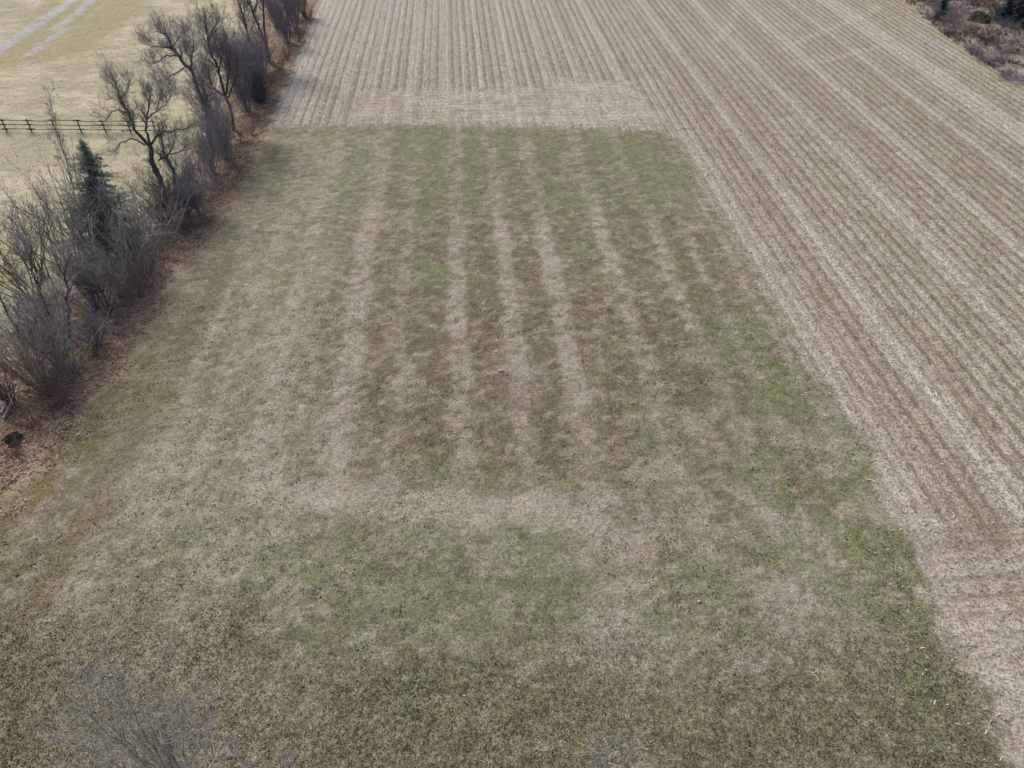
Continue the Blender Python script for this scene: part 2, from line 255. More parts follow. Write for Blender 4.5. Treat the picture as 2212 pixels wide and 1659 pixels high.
# ------------------------------------------------------------------ materials
def newmat(name):
    m = bpy.data.materials.new(name); m.use_nodes = True
    n = m.node_tree.nodes; b = n['Principled BSDF']; b.inputs['Roughness'].default_value = .9
    b.inputs['Specular IOR Level'].default_value = .12
    return m, n, m.node_tree.links, b
def ground_material():
    m, N, L, b = newmat('field ground')
    def node(t, **k):
        n = N.new(t)
        for a, v in k.items(): setattr(n, a, v)
        return n
    def math_(op, a, c=None, clamp=False):
        n = node('ShaderNodeMath', operation=op); n.use_clamp = clamp
        for i, q in enumerate((a, c)):
            if q is None: continue
            if hasattr(q, 'is_linked'): L.new(q, n.inputs[i])
            else: n.inputs[i].default_value = q
        return n.outputs[0]
    def mixc(f, a, c, mode='MIX'):
        n = node('ShaderNodeMix', data_type='RGBA', blend_type=mode)
        for i, q in ((0, f), (6, a), (7, c)):
            if hasattr(q, 'is_linked'): L.new(q, n.inputs[i])
            elif i == 0: n.inputs[i].default_value = q
            else: n.inputs[i].default_value = (*q, 1)
        return n.outputs[2]
    def noise(scale, detail=3, vec=None, rough=.6):
        n = node('ShaderNodeTexNoise'); n.inputs['Scale'].default_value = scale; n.inputs['Detail'].default_value = detail; n.inputs['Roughness'].default_value = rough
        if vec: L.new(vec, n.inputs['Vector'])
        return n.outputs[0]
    def ramp(v, a, c):
        n = node('ShaderNodeMapRange'); n.interpolation_type = 'SMOOTHSTEP'
        L.new(v, n.inputs[0]); n.inputs[1].default_value = a; n.inputs[2].default_value = c
        return n.outputs[0]
    tone = node('ShaderNodeAttribute', attribute_name='tone').outputs['Color']
    ma = node('ShaderNodeAttribute', attribute_name='mask'); sep = node('ShaderNodeSeparateColor'); L.new(ma.outputs['Color'], sep.inputs[0])
    rows, cross, green = sep.outputs; speck = ma.outputs['Alpha']
    geo = node('ShaderNodeNewGeometry'); pos = geo.outputs['Position']
    vr = node('ShaderNodeVectorRotate', rotation_type='Z_AXIS'); vr.inputs['Angle'].default_value = -ROWA; L.new(pos, vr.inputs['Vector'])
    s2 = node('ShaderNodeSeparateXYZ'); L.new(vr.outputs[0], s2.inputs[0]); u, v = s2.outputs[0], s2.outputs[1]
    st = node('ShaderNodeVectorMath', operation='MULTIPLY'); L.new(vr.outputs[0], st.inputs[0]); st.inputs[1].default_value = (1, .3, 1)
    n1 = noise(5.5, 4, pos, .65); n2 = noise(14, 3, pos, .7); n3 = noise(1.6, 4, pos); nst = noise(4.5, 3, st.outputs[0]); nw = noise(.9, 3, pos)
    n4 = noise(3.2, 4, pos, .62)
    # fine light and dark straw
    f = math_('ADD', math_('MULTIPLY', math_('SUBTRACT', n1, .5), 2.2), math_('MULTIPLY', math_('SUBTRACT', n2, .5), 2.4))
    f = math_('ADD', f, math_('MULTIPLY', math_('SUBTRACT', n3, .5), .55))
    f = math_('MULTIPLY', f, math_('ADD', math_('MULTIPLY', speck, 1.1), .12))
    f = math_('MAXIMUM', math_('ADD', f, 1.0), .25)
    fc = node('ShaderNodeCombineColor'); [L.new(f, fc.inputs[i]) for i in range(3)]
    c = mixc(1.0, tone, fc.outputs[0], 'MULTIPLY')
    n6 = noise(2.3, 3, pos, .55); n7 = noise(3.9, 2, pos, .55)
    c = mixc(math_('MULTIPLY', ramp(n6, .56, .68), math_('MULTIPLY', speck, .28)), c, tuple(C(180, 172, 154)))
    c = mixc(math_('MULTIPLY', ramp(n7, .44, .34), math_('MULTIPLY', speck, .75)), c, mixc(1.0, c, (.52, .50, .46), 'MULTIPLY'))
    # green tufts where the grass lives
    gm = ramp(math_('ADD', n4, math_('MULTIPLY', green, .50)), .62, .74)
    gcol = mixc(ramp(n3, .35, .65), tuple(C(120, 125, 84)), tuple(C(110, 113, 88)))
    gcol = mixc(1.0, gcol, fc.outputs[0], 'MULTIPLY')
    c = mixc(math_('MULTIPLY', gm, .6), c, gcol)
    # bleached straw flecks and dark gaps
    c = mixc(math_('MULTIPLY', ramp(n2, .62, .72), math_('MULTIPLY', speck, .5)), c, tuple(C(202, 192, 168)))
    n5 = noise(3.4, 2, pos, .5); c = mixc(math_('MULTIPLY', ramp(n5, .30, .24), math_('MULTIPLY', speck, .7)), c, tuple(C(84, 74, 58)))
    # planting rows
    wob = math_('MULTIPLY', math_('SUBTRACT', nst, .5), .45); wob2 = math_('MULTIPLY', math_('SUBTRACT', nw, .5), .35)
    def wave(q):
        w = math_('SINE', math_('MULTIPLY', math_('ADD', math_('ADD', q, wob), wob2), 2*math.pi/.95)); return ramp(w, -.1, .85)
    rr = math_('MULTIPLY', wave(u), math_('MULTIPLY', rows, ramp(nst, .25, .6)))
    cr = math_('MULTIPLY', wave(v), math_('MULTIPLY', cross, ramp(n3, .3, .7)))
    rc = math_('ADD', rr, cr, True)
    c = mixc(math_('MULTIPLY', rc, .78), c, tuple(C(108, 94, 78)))
    L.new(c, b.inputs['Base Color'])
    bh = math_('ADD', math_('ADD', math_('MULTIPLY', n1, 1.0), math_('MULTIPLY', n2, .6)), math_('MULTIPLY', rc, -.6))
    bp = node('ShaderNodeBump'); bp.inputs['Strength'].default_value = .55; bp.inputs['Distance'].default_value = .12; L.new(bh, bp.inputs['Height'])
    L.new(bp.outputs[0], b.inputs['Normal'])
    return m
MG = ground_material()
def vcol_material(name, var=.25):
    m, N, L, b = newmat(name)
    a = N.new('ShaderNodeAttribute'); a.attribute_name = 'tone'; L.new(a.outputs['Color'], b.inputs['Base Color']); return m
M_STRAW = vcol_material('straw and grass blades')
def bark(name, c1, c2, scale=6):
    m, N, L, b = newmat(name)
    n = N.new('ShaderNodeTexNoise'); n.inputs['Scale'].default_value = scale; n.inputs['Detail'].default_value = 4
    tc = N.new('ShaderNodeNewGeometry'); L.new(tc.outputs['Position'], n.inputs['Vector'])
    r = N.new('ShaderNodeValToRGB'); r.color_ramp.elements[0].position = .35; r.color_ramp.elements[1].position = .65
    r.color_ramp.elements[0].color = (*c1, 1); r.color_ramp.elements[1].color = (*c2, 1)
    L.new(n.outputs[0], r.inputs[0]); L.new(r.outputs[0], b.inputs['Base Color']); return m
B_DARK = bark('dark wet bark', C(74, 69, 69), C(114, 106, 102))
B_PALE = bark('pale grey bark', C(128, 124, 126), C(104, 100, 102))
B_TWIG = bark('grey twigs', C(140, 134, 132), C(172, 164, 158))
B_PURP = bark('purple grey twigs', C(120, 113, 124), C(150, 141, 146))
B_BROWN = bark('brown twigs', C(120, 104, 96), C(150, 132, 120))
B_RED = bark('red brown brush', C(112, 80, 70), C(138, 104, 90))
B_LIGHT = bark('light twigs', C(150, 144, 136), C(176, 168, 156))
B_LAV = bark('lavender grey twigs', C(142, 136, 144), C(170, 162, 164))
F_SPRUCE = bark('spruce needles', C(112, 122, 108), C(152, 156, 138), 3)
F_SPR2 = bark('dark blue green needles', C(42, 58, 66), C(62, 80, 86), 2)
F_OLIVE = bark('olive leaves', C(92, 92, 62), C(116, 112, 76), 3)
F_TEAL = bark('teal evergreen leaves', C(34, 74, 64), C(48, 92, 78), 6)
M_RAIL = bark('weathered dark fence wood', C(74, 70, 62), C(108, 102, 90), 5)
M_LOG = bark('bleached log wood', C(178, 172, 162), C(146, 138, 126), 5)
M_STONE = bark('pale stone', C(176, 170, 158), C(134, 126, 112), 4)

# ------------------------------------------------------------------ mesh helpers
def mesh_np(name, V, F, tone=None, mask=None, mat=None, smooth=False, link=True):
    me = bpy.data.meshes.new(name); V = np.asarray(V, np.float32); F = np.asarray(F, np.int32); k = F.shape[1]
    me.vertices.add(len(V)); me.vertices.foreach_set('co', V.ravel())
    me.loops.add(F.size); me.loops.foreach_set('vertex_index', F.ravel())
    me.polygons.add(len(F)); me.polygons.foreach_set('loop_start', np.arange(0, F.size, k, dtype=np.int32))
    me.update(calc_edges=True); me.validate()
    for nm, A in (('tone', tone), ('mask', mask)):
        if A is None: continue
        at_ = me.color_attributes.new(nm, 'FLOAT_COLOR', 'POINT')
        if A.shape[1] == 3: A = np.concatenate([A, np.ones((len(A), 1))], 1)
        at_.data.foreach_set('color', A.astype(np.float32).ravel())
    if mat: me.materials.append(mat)
    if smooth: me.polygons.foreach_set('use_smooth', np.ones(len(F), bool))
    if not link: return me
    o = bpy.data.objects.new(name, me); COL.objects.link(o); return o
def tag(o, label=None, cat=None, group=None, kind=None):
    if label: o['label'] = label
    if cat: o['category'] = cat
    if group: o['group'] = group
    if kind: o['kind'] = kind
    return o
def empty(name, loc, label, cat, group=None):
    o = bpy.data.objects.new(name, None); COL.objects.link(o); o.location = loc; o.empty_display_size = .3
    return tag(o, label, cat, group)
def part(name, me, parent):
    o = bpy.data.objects.new(name, me); COL.objects.link(o); o.parent = parent; return o
class Tubes:
    def __init__(s): s.V = []; s.F = []; s.n = 0
    def tube(s, P, Rr, k=3):
        P = np.asarray(P, float); m = len(P); Rr = np.asarray(Rr, float)
        T = np.gradient(P, axis=0); T /= np.linalg.norm(T, axis=1)[:, None]+1e-9
        a = np.array((0., 0., 1.)) if abs(T[0][2]) < .8 else np.array((1., 0., 0.))
        A = np.cross(T, a); A /= np.linalg.norm(A, axis=1)[:, None]+1e-9; B = np.cross(T, A)
        th = np.arange(k)*2*math.pi/k
        ring = P[:, None]+Rr[:, None, None]*(np.cos(th)[None, :, None]*A[:, None]+np.sin(th)[None, :, None]*B[:, None])
        s.V.append(ring.reshape(-1, 3)); i = np.arange(m-1)[:, None]*k; j = np.arange(k)[None]; j2 = (j+1) % k
        q = np.stack([i+j, i+j2, i+k+j2, i+k+j], -1).reshape(-1, 4)+s.n; s.F.append(q); s.n += m*k
        if k > 3:                       # close both ends of a thick limb
            for e, r in ((P[-1], (m-1)*k), (P[0], 0)):
                s.V.append(e[None]); c = s.n; s.n += 1; base = c-m*k if r else c-1-m*k
                jj = np.arange(k); s.F.append(np.stack([base+r+jj, base+r+(jj+1) % k, np.full(k, c), np.full(k, c)], -1))
    def mesh(s, name, mat, smooth=True):
        V = np.concatenate(s.V); F = np.concatenate(s.F)
        me = bpy.data.meshes.new(name)
        tri = F[:, 2] == F[:, 3]; ln = np.where(tri, 3, 4); keep = np.ones(F.shape, bool); keep[tri, 3] = False
        me.vertices.add(len(V)); me.vertices.foreach_set('co', V.astype(np.float32).ravel())
        me.loops.add(int(ln.sum())); me.loops.foreach_set('vertex_index', F[keep].astype(np.int32))
        me.polygons.add(len(F)); me.polygons.foreach_set('loop_start', np.concatenate([[0], np.cumsum(ln)[:-1]]).astype(np.int32))
        me.update(calc_edges=True); me.validate(); me.materials.append(mat)
        me.polygons.foreach_set('use_smooth', np.full(len(F), smooth)); return me
def unit(v): return v/(np.linalg.norm(v)+1e-9)
def rv(s=1.): return rng.normal(size=3)*s
def grow(tb, p, d, L, r, lvl, up=.25, crook=.22, kids=(5, 8), tmin=.006):
    """a crooked branch that carries finer branches"""
    n = 5 if lvl > 0 else 4; pts = [p]; dd = unit(d)
    for i in range(n-1):
        dd = unit(dd+rv(crook)+np.array((0, 0, up*.3))); pts.append(pts[-1]+dd*L/(n-1))
    rr = np.linspace(r, max(r*.35, tmin), n); tb[0 if r > .028 else 1].tube(pts, rr, 5 if r > .05 else 3)
    if lvl <= 0: return
    for k in range(rng.integers(kids[0], kids[1]+1)):
        t = rng.uniform(.25, 1.)*(n-1); i = min(int(t), n-2); q = pts[i]+(pts[i+1]-pts[i])*(t-i)
        ax = unit(pts[i+1]-pts[i]); side = unit(np.cross(ax, rv())); nd = unit(ax*rng.uniform(.5, 1.)+side*rng.uniform(.5, 1.)+np.array((0, 0, up)))
        grow(tb, q, nd, L*rng.uniform(.38, .68), max(r*.45, tmin), lvl-1, up, crook, kids, tmin)
def resample(P, n):
    P = np.asarray(P, float); s = np.r_[0, np.cumsum(np.linalg.norm(np.diff(P, axis=0), axis=1))]; t = np.linspace(0, s[-1], n)
    return np.stack([np.interp(t, s, P[:, i]) for i in range(3)], 1)
def limb_tree(name, label, cat, base_px, limbs, twig_mat=None, bark_mat=None, dens=1., twl=1.0, group=None, lower=None, up=.3):
    """a bare tree whose main limbs follow given outlines; limbs: (points, r0, r1, depth, density)"""
    B = at(*base_px); b3 = np.array((B[0], B[1], 0.)); t = empty(name, b3, label, cat, group)
    tb = (Tubes(), Tubes()); lowtb = Tubes()
    for li, (pts, r0, r1, dep, dn) in enumerate(limbs):
        P = np.array([on_plane(x, y, B, dep*(i/(max(len(pts)-1, 1)))) for i, (x, y) in enumerate(pts)])-b3
        if li == 0 or pts[0] == base_px: P[0] = P[0]*np.array((1, 1, 0))-np.array((0, 0, .15))
        Q = resample(P, len(P)*3); Ls = np.linalg.norm(np.diff(P, axis=0), axis=1).sum()
        Q[1:-1] += rng.normal(size=(len(Q)-2, 3))*min(.035, Ls*.01)
        rr = np.linspace(r0, r1, len(Q))*.86; (lowtb if (lower and li == lower[0]) else tb[0]).tube(Q, rr, 7)
        for k in range(int(Ls*5*dn*dens)):
            f = rng.uniform(.25 if li else .45, 1.)*(len(Q)-1); i = min(int(f), len(Q)-2); q = Q[i]+(Q[i+1]-Q[i])*(f-i)
            ax = unit(Q[i+1]-Q[i]); side = unit(np.cross(ax, rv())); nd = ax*rng.uniform(.5, 1.1)+side*rng.uniform(.5, 1)+np.array((0, 0, up))
            rb = max(min(rr[i]*.5, .05)*rng.uniform(.5, 1.), .014)
            grow(tb, q, nd, twl*rng.uniform(.7, 1.7), rb, 2, up, .24, (4, 7), .0055)
    part('trunk', tb[0].mesh('trunk', bark_mat or B_DARK), t)
    if lowtb.V: part('trunk', lowtb.mesh('trunk', lower[1]), t)
    if tb[1].V: part('crown', tb[1].mesh('crown', twig_mat or B_TWIG), t)
    return t
_sh = {}
def shrub_mesh(kind, h, spread, stems, twigs, mats, up=.35, bare=.2):
    tb = (Tubes(), Tubes())
    for s in range(stems):
        a = rng.uniform(0, 6.28); r = rng.uniform(0, .18)*h*spread; p = np.array((math.cos(a)*r, math.sin(a)*r, -.05))
        d = np.array((math.cos(a)*spread*rng.uniform(.1, 1.), math.sin(a)*spread*rng.uniform(.1, 1.), 1.))
        L = h*rng.uniform(.65, 1.05); n = 6; pts = [p]; dd = unit(d)
        for i in range(n-1): dd = unit(dd+rv(.11)+np.array((0, 0, .04))); pts.append(pts[-1]+dd*L/(n-1))
        rr = np.linspace(.009*h, .003*h, n); tb[0].tube(pts, rr, 4)
        for k in range(twigs):
            f = rng.uniform(bare, 1)*(n-1); i = min(int(f), n-2); q = pts[i]+(pts[i+1]-pts[i])*(f-i)
            ax = unit(pts[i+1]-pts[i]); nd = ax*rng.uniform(.4, 1)+unit(np.cross(ax, rv()))*rng.uniform(.4, 1)+np.array((0, 0, up))
            grow(tb, q, nd, h*rng.uniform(.12, .3), .0026*h, 1, up, .22, (3, 5), .0014*h)
    return (tb[0].mesh('stems', mats[0]), tb[1].mesh('twigs', mats[1]))
SHR = {}
def shrub(kind, px, top, label, width=1., cat='shrub', rot=None, name='bare_shrub', sink=0., group='bare shrubs'):
    """kind: one of the grown forms; px: base in photo; top: photo y of its tip"""
    px = (px[0]+.5*(CX-px[0])*(px[1]-top)/(2515-px[1]) if px[0] < 1000 else px[0], px[1]); B = at(*px); tipz = on_plane(px[0]+(px[0]-CX)*(px[1]-top)/(2515-px[1]), top, B)[2]
    me = SHR[kind][rng.integers(len(SHR[kind]))]
    t = empty(name, (B[0], B[1], -sink), label, cat, group); s = max(tipz, .3)/3.0*(1.15 if px[0] > 1900 else 1)
    t.scale = (s*width, s*width, s); t.rotation_euler = (0, 0, rng.uniform(0, 6.28))
    part('stem', me[0], t); part('crown', me[1], t); return t

# ------------------------------------------------------------------ ground
xs = np.arange(-105, 106, .19); ys = np.arange(-8, 142, .20)
GX, GY = np.meshgrid(xs, ys); ld = land(GX, GY)
GZ = (fbm(GX*.5, GY*.5, 71)-.5)*.10+(fbm(GX*2.1, GY*2.1, 77, 2)-.5)*.09
GZ = GZ-.03*ld['mt']*np.sin(2*np.pi*ld['u']/.95)*.6
nx, ny = len(xs), len(ys)
idx = np.arange(nx*ny).reshape(ny, nx)
Q = np.stack([idx[:-1, :-1], idx[:-1, 1:], idx[1:, 1:], idx[1:, :-1]], -1)
V = np.stack([GX, GY, GZ], -1).reshape(-1, 3); TN = ld['tone'].reshape(-1, 3)
MK = np.stack([ld['rows'], ld['cross'], ld['green'], ld['speck']], -1).reshape(-1, 4)
zf = ld['zone'][:-1, :-1]
for z, nm in enumerate(['grass_field', 'stubble_field', 'pasture', 'scrubland', 'hedge_verge']):
    q = Q[zf == z]; used = np.unique(q); re = np.zeros(nx*ny, np.int32); re[used] = np.arange(len(used))
    o = mesh_np(nm, V[used], re[q], TN[used], MK[used], MG, True); tag(o, kind='structure')
# land out to the horizon
fr = [(-4000, -4000), (4000, -4000), (4000, 5000), (-4000, 5000)]; x0, x1, y0, y1 = xs[0]+.3, xs[-1]-.3, ys[0]+.3, ys[-1]-.3
Vf = np.array([(*p, -.12) for p in fr]+[(x0, y0, -.12), (x1, y0, -.12), (x1, y1, -.12), (x0, y1, -.12)])
Ff = np.array([(0, 1, 5, 4), (1, 2, 6, 5), (2, 3, 7, 6), (3, 0, 4, 7)])
tag(mesh_np('ground', Vf, Ff, np.tile(C(164, 154, 130), (8, 1)), np.tile((0., 0, .2, .5), (8, 1)), MG), kind='structure')
def gz(X, Y):
    i = np.clip(((Y-ys[0])/.20).astype(int), 0, ny-2); j = np.clip(((X-xs[0])/.19).astype(int), 0, nx-2)
    fx = (X-xs[j])/.19; fy = (Y-ys[i])/.20
    return (GZ[i, j]*(1-fx)+GZ[i, j+1]*fx)*(1-fy)+(GZ[i+1, j]*(1-fx)+GZ[i+1, j+1]*fx)*fy

# ------------------------------------------------------------------ straw, stubble, tufts
def seen_xy(n, ymax, power=1., y0=4):
    """random ground points spread over the photographed wedge"""
    Y = y0+(ymax-y0)*rng.random(n)**power; w = 17+Y*.70; X = (rng.random(n)*2-1)*w
    return X, Y
def blades(X, Y, hgt, wid, lean, tone, name, per=3):
    n = len(X); Z = gz(X, Y); Vs = []; Ts = []
    for k in range(per):
        a = rng.random(n)*6.283; ln = lean*(.4+rng.random(n)); h = hgt*(.5+rng.random(n)*.8)
        bx = X+rng.normal(size=n)*wid*1.2; by = Y+rng.normal(size=n)*wid*1.2
        p = rng.random(n)*6.283; cx, sx = np.cos(p)*wid*.5, np.sin(p)*wid*.5
        Vs.append(np.stack([np.stack([bx-cx, by-sx, Z-.02], 1), np.stack([bx+cx, by+sx, Z-.02], 1), np.stack([bx+np.cos(a)*ln, by+np.sin(a)*ln, Z+h], 1)], 1))
        Ts.append(np.repeat((tone*(.8+.4*rng.random((n, 1))))[:, None], 3, 1))
    Vv = np.concatenate(Vs).reshape(-1, 3); F = np.arange(len(Vv)).reshape(-1, 3)
    return mesh_np(name, Vv, F, np.concatenate(Ts).reshape(-1, 3), None, M_STRAW)
# grass of the hay field
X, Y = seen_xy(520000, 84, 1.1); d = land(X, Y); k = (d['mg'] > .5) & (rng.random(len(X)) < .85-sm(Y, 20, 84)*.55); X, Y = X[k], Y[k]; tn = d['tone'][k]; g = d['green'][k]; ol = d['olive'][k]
isg = vn(X*2.3, Y*2.3, 55)*.6+.4*rng.random(len(X)) < (.12+.62*g)
gc = C(113, 119, 84)*(.65+.6*rng.random((len(X), 1)))
tn = np.where(isg[:, None], gc*.6+tn*.4*1.2, tn*(.52+1.35*rng.random((len(X), 1))**2))
fl = rng.random(len(X)) < .05; tn[fl] = C(200, 191, 170)*(.8+.3*rng.random((fl.sum(), 1)))
tn = tn*(.60+.85*vn(X*4.2, Y*4.8, 57)[:, None])
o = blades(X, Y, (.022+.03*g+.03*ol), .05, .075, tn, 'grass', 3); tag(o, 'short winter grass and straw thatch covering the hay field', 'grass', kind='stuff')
# dark weeds dotted over the lower half of the hay field
X, Y = seen_xy(9000, 42, 1.0); d = land(X, Y); k = (d['mg'] > .9) & (vn(X*.25, Y*.25, 91) > .45) & (Y > 9); X, Y = X[k], Y[k]
o = blades(X, Y, .05, .10, .07, np.tile(C(56, 56, 38), (len(X), 1)), 'weed_tufts', 4); tag(o, 'small dark weed tufts dotted over the hay field', 'weeds', kind='stuff')
# pasture and verge
X, Y = seen_xy(160000, 120, .8); d = land(X, Y); k = (d['zone'] == 2) | (d['zone'] == 4); X, Y = X[k], Y[k]; tn = d['tone'][k]*(.92+.35*rng.random((k.sum(), 1)))
o = blades(X, Y, .03, .10, .1, tn, 'meadow_grass', 3); tag(o, 'dry meadow grass and fallen leaves along the hedge and pasture', 'grass', kind='stuff')
# rough low scrub of the far corner
Y = 50+75*rng.random(60000); X = 30+90*rng.random(60000); d = land(X, Y); k = (d['zone'] == 3) & (fbm(X*.35, Y*.45, 341, 3)+.25*rng.random(len(X)) > .66) & (X < Y*.8+6); X, Y = X[k], Y[k]
pal = np.array([C(120, 104, 104), C(96, 82, 84), C(134, 116, 104), C(74, 66, 72)]); tn = pal[rng.integers(0, 4, len(X))]
o = blades(X, Y, .42, .05, .28, tn, 'scrub_brush', 6); tag(o, 'rough low purple brown brush covering the scrub corner', 'brush', kind='stuff')
# leaves blown against the hedge
X, Y = seen_xy(420000, 118, .8); d = land(X, Y); k = (d['ml'] > .3) & (d['mt'] < .5) & (rng.random(len(X)) < .25+.75*d['ml']-.35*d['mg']); X, Y = X[k], Y[k]
n = len(X); Z = gz(X, Y)+.02+.06*rng.random(n); a = rng.random(n)*6.283; q = .045+.05*rng.random(n); cx, sx = np.cos(a)*q, np.sin(a)*q; tz = rng.normal(size=(n, 4))*.03
Vv = np.stack([np.stack([X-cx, Y-sx, Z+tz[:, 0]], 1), np.stack([X+sx*.6, Y-cx*.6, Z+tz[:, 1]], 1), np.stack([X+cx, Y+sx, Z+tz[:, 2]], 1), np.stack([X-sx*.6, Y+cx*.6, Z+tz[:, 3]], 1)], 1)
pal = np.array([C(170, 144, 120), C(140, 108, 88), C(190, 168, 144), C(108, 86, 74), C(136, 120, 104), C(160, 134, 118)])
tn = pal[rng.integers(0, 6, n)]*(.7+.5*rng.random((n, 1))); tn = np.repeat(tn[:, None], 4, 1).reshape(-1, 3)
o = mesh_np('fallen_leaves', Vv.reshape(-1, 3), np.arange(4*n).reshape(-1, 4), tn, None, M_STRAW); tag(o, 'tan and rust fallen leaves scattered along the foot of the hedge', 'leaf litter', kind='stuff')
# corn stubble standing in rows
us = np.arange(tu(-.6), tu(3.2), .95); cu = []; cv = []
for q in us:
    vv = np.arange(8, 128, .24); vv = vv+rng.normal(size=len(vv))*.08; cu.append(np.full(len(vv), round(q/.95)*.95-.2375)+rng.normal(size=len(vv))*.07); cv.append(vv)
cu, cv = np.concatenate(cu), np.concatenate(cv)
X = cu*math.cos(ROWA)-cv*math.sin(ROWA); Y = cu*math.sin(ROWA)+cv*math.cos(ROWA)
k = (np.abs(X) < 12+Y*.78) & (rng.random(len(X)) < .85); X, Y = X[k], Y[k]
d = land(X, Y); k = (d['rows'] > .25); X, Y = X[k], Y[k]
tn = C(178, 166, 142)*(.6+.7*rng.random((len(X), 1)))
o = blades(X, Y, .14, .045, .04, tn, 'corn_stubble', 2); tag(o, 'cut corn stalks standing in long straight rows', 'stubble', kind='stuff')
# chopped leaves and husks lying between the rows
X, Y = seen_xy(420000, 122, .8); d = land(X, Y); wgt = (.22+.5*d['pale'])*(.35+.65*sm(Y, 22, 60)); k = (d['mt'] > .5) & (rng.random(len(X)) < wgt); X, Y = X[k], Y[k]
n = len(X); Z = gz(X, Y)+.02+.05*rng.random(n); a = rng.random(n)*6.283; L = .04+.075*rng.random(n); w = .012+.014*rng.random(n); cx, sx = np.cos(a), np.sin(a); tz = rng.normal(size=n)*.03
Vv = np.stack([np.stack([X-cx*L-sx*w, Y-sx*L+cx*w, Z-tz], 1), np.stack([X-cx*L+sx*w, Y-sx*L-cx*w, Z-tz-.01], 1), np.stack([X+cx*L+sx*w, Y+sx*L-cx*w, Z+tz], 1), np.stack([X+cx*L-sx*w, Y+sx*L+cx*w, Z+tz+.01], 1)], 1)
tn = C(190, 181, 164)*(.5+.5*rng.random((n, 1))); tn = np.repeat(tn[:, None], 4, 1).reshape(-1, 3)
o = mesh_np('corn_residue', Vv.reshape(-1, 3), np.arange(4*n).reshape(-1, 4), tn, None, M_STRAW); tag(o, 'bleached chopped corn leaves lying between the stubble rows', 'crop residue', kind='stuff')

# ------------------------------------------------------------------ hedgerow: shrub forms
SHR['grey'] = [shrub_mesh('g', 3., .65, 12, 10, (B_TWIG, B_TWIG)) for _ in range(3)]
SHR['purple'] = [shrub_mesh('p', 3., .50, 20, 16, (B_PURP, B_PURP)) for _ in range(3)]
SHR['lavender'] = [shrub_mesh('l', 3., .42, 18, 14, (B_LAV, B_LAV)) for _ in range(2)]
SHR['brown'] = [shrub_mesh('b', 3., .8, 15, 10, (B_BROWN, B_BROWN)) for _ in range(2)]
SHR['red'] = [shrub_mesh('r', 3., 1.1, 20, 10, (B_RED, B_RED), .15) for _ in range(2)]
SHR['dark'] = [shrub_mesh('d', 3., .6, 18, 14, (B_DARK, B_DARK)) for _ in range(2)]
SHR['light'] = [shrub_mesh('i', 3., .55, 11, 8, (B_LIGHT, B_LIGHT)) for _ in range(2)]
SHR['thick'] = [shrub_mesh('t', 3., 2.6, 46, 12, (m_, m_), .2) for m_ in (B_PURP, B_BROWN, B_DARK)]
SHR['upright'] = [shrub_mesh('u', 3., .25, 9, 8, (B_TWIG, B_TWIG)) for _ in range(2)]

# the big forked tree over the fence
T1 = limb_tree('bare_tree', 'large forked bare tree with two drooping arched limbs in the hedge by the fence', 'tree', (362, 432), [
    ([(362, 432), (348, 392), (337, 370), (327, 345), (325, 315)], .30, .20, 0, .1),
    ([(325, 315), (313, 306), (290, 279), (283, 258), (273, 237), (260, 213), (255, 195), (245, 173), (239, 157)], .17, .035, -.6, 1.3),
    ([(325, 315), (316, 281), (318, 253), (323, 223), (325, 200)], .13, .03, .8, 1.3),
    ([(318, 256), (337, 241), (360, 225), (373, 204)], .08, .02, 1.2, 1.5),
    ([(326, 312), (337, 293), (355, 286), (395, 279), (414, 270)], .12, .03, -1., 1.2),
    ([(276, 246), (260, 238), (243, 239), (234, 253), (227, 262)], .075, .025, .3, .8),
    ([(313, 314), (297, 302), (281, 300), (262, 307), (250, 321), (252, 334)], .085, .03, -.5, .7),
    ([(380, 428), (377, 385), (372, 361), (360, 342), (353, 328), (353, 316), (348, 293), (341, 268)], .17, .05, 1.2, .9),
    ([(342, 347), (360, 335), (384, 329), (414, 322)], .09, .03, -1.2, 1.0),
    ([(350, 400), (330, 365), (318, 340)], .13, .05, .5, .6),
    ([(360, 342), (372, 320), (378, 295)], .07, .02, .8, 1.2),
    ([(260, 213), (275, 195), (283, 170)], .06, .02, .6, 1.3),
    ([(337, 241), (345, 215), (350, 190)], .05, .02, .6, 1.3)], B_TWIG, B_DARK, 1.35, .85)
T2 = limb_tree('bare_tree', 'leaning bare tree with pale lower trunk and dark top limbs behind the big forked tree', 'tree', (458, 322), [
    ([(458, 322), (452, 293), (447, 246), (431, 199), (412, 150)], .22, .17, 0, .35),
    ([(412, 150), (400, 141), (384, 117), (372, 101), (360, 75), (342, 68)], .19, .04, .5, 1.5),
    ([(374, 103), (351, 101), (325, 102)], .09, .025, -.6, 1.4),
    ([(381, 120), (360, 120), (334, 138)], .08, .025, .6, 1.4),
    ([(398, 146), (372, 162), (346, 178)], .08, .025, .5, 1.4),
    ([(412, 150), (414, 127), (419, 101), (415, 84)], .12, .03, -.5, 1.5),
    ([(414, 127), (403, 113), (398, 96)], .08, .03, .7, 1.4),
    ([(450, 270), (447, 234), (440, 188), (431, 160)], .13, .05, 1., 1.),
    ([(372, 101), (385, 85), (392, 68)], .06, .02, .7, 1.5)], B_LAV, B_DARK, 1.4, 1.1, lower=(0, B_PALE))
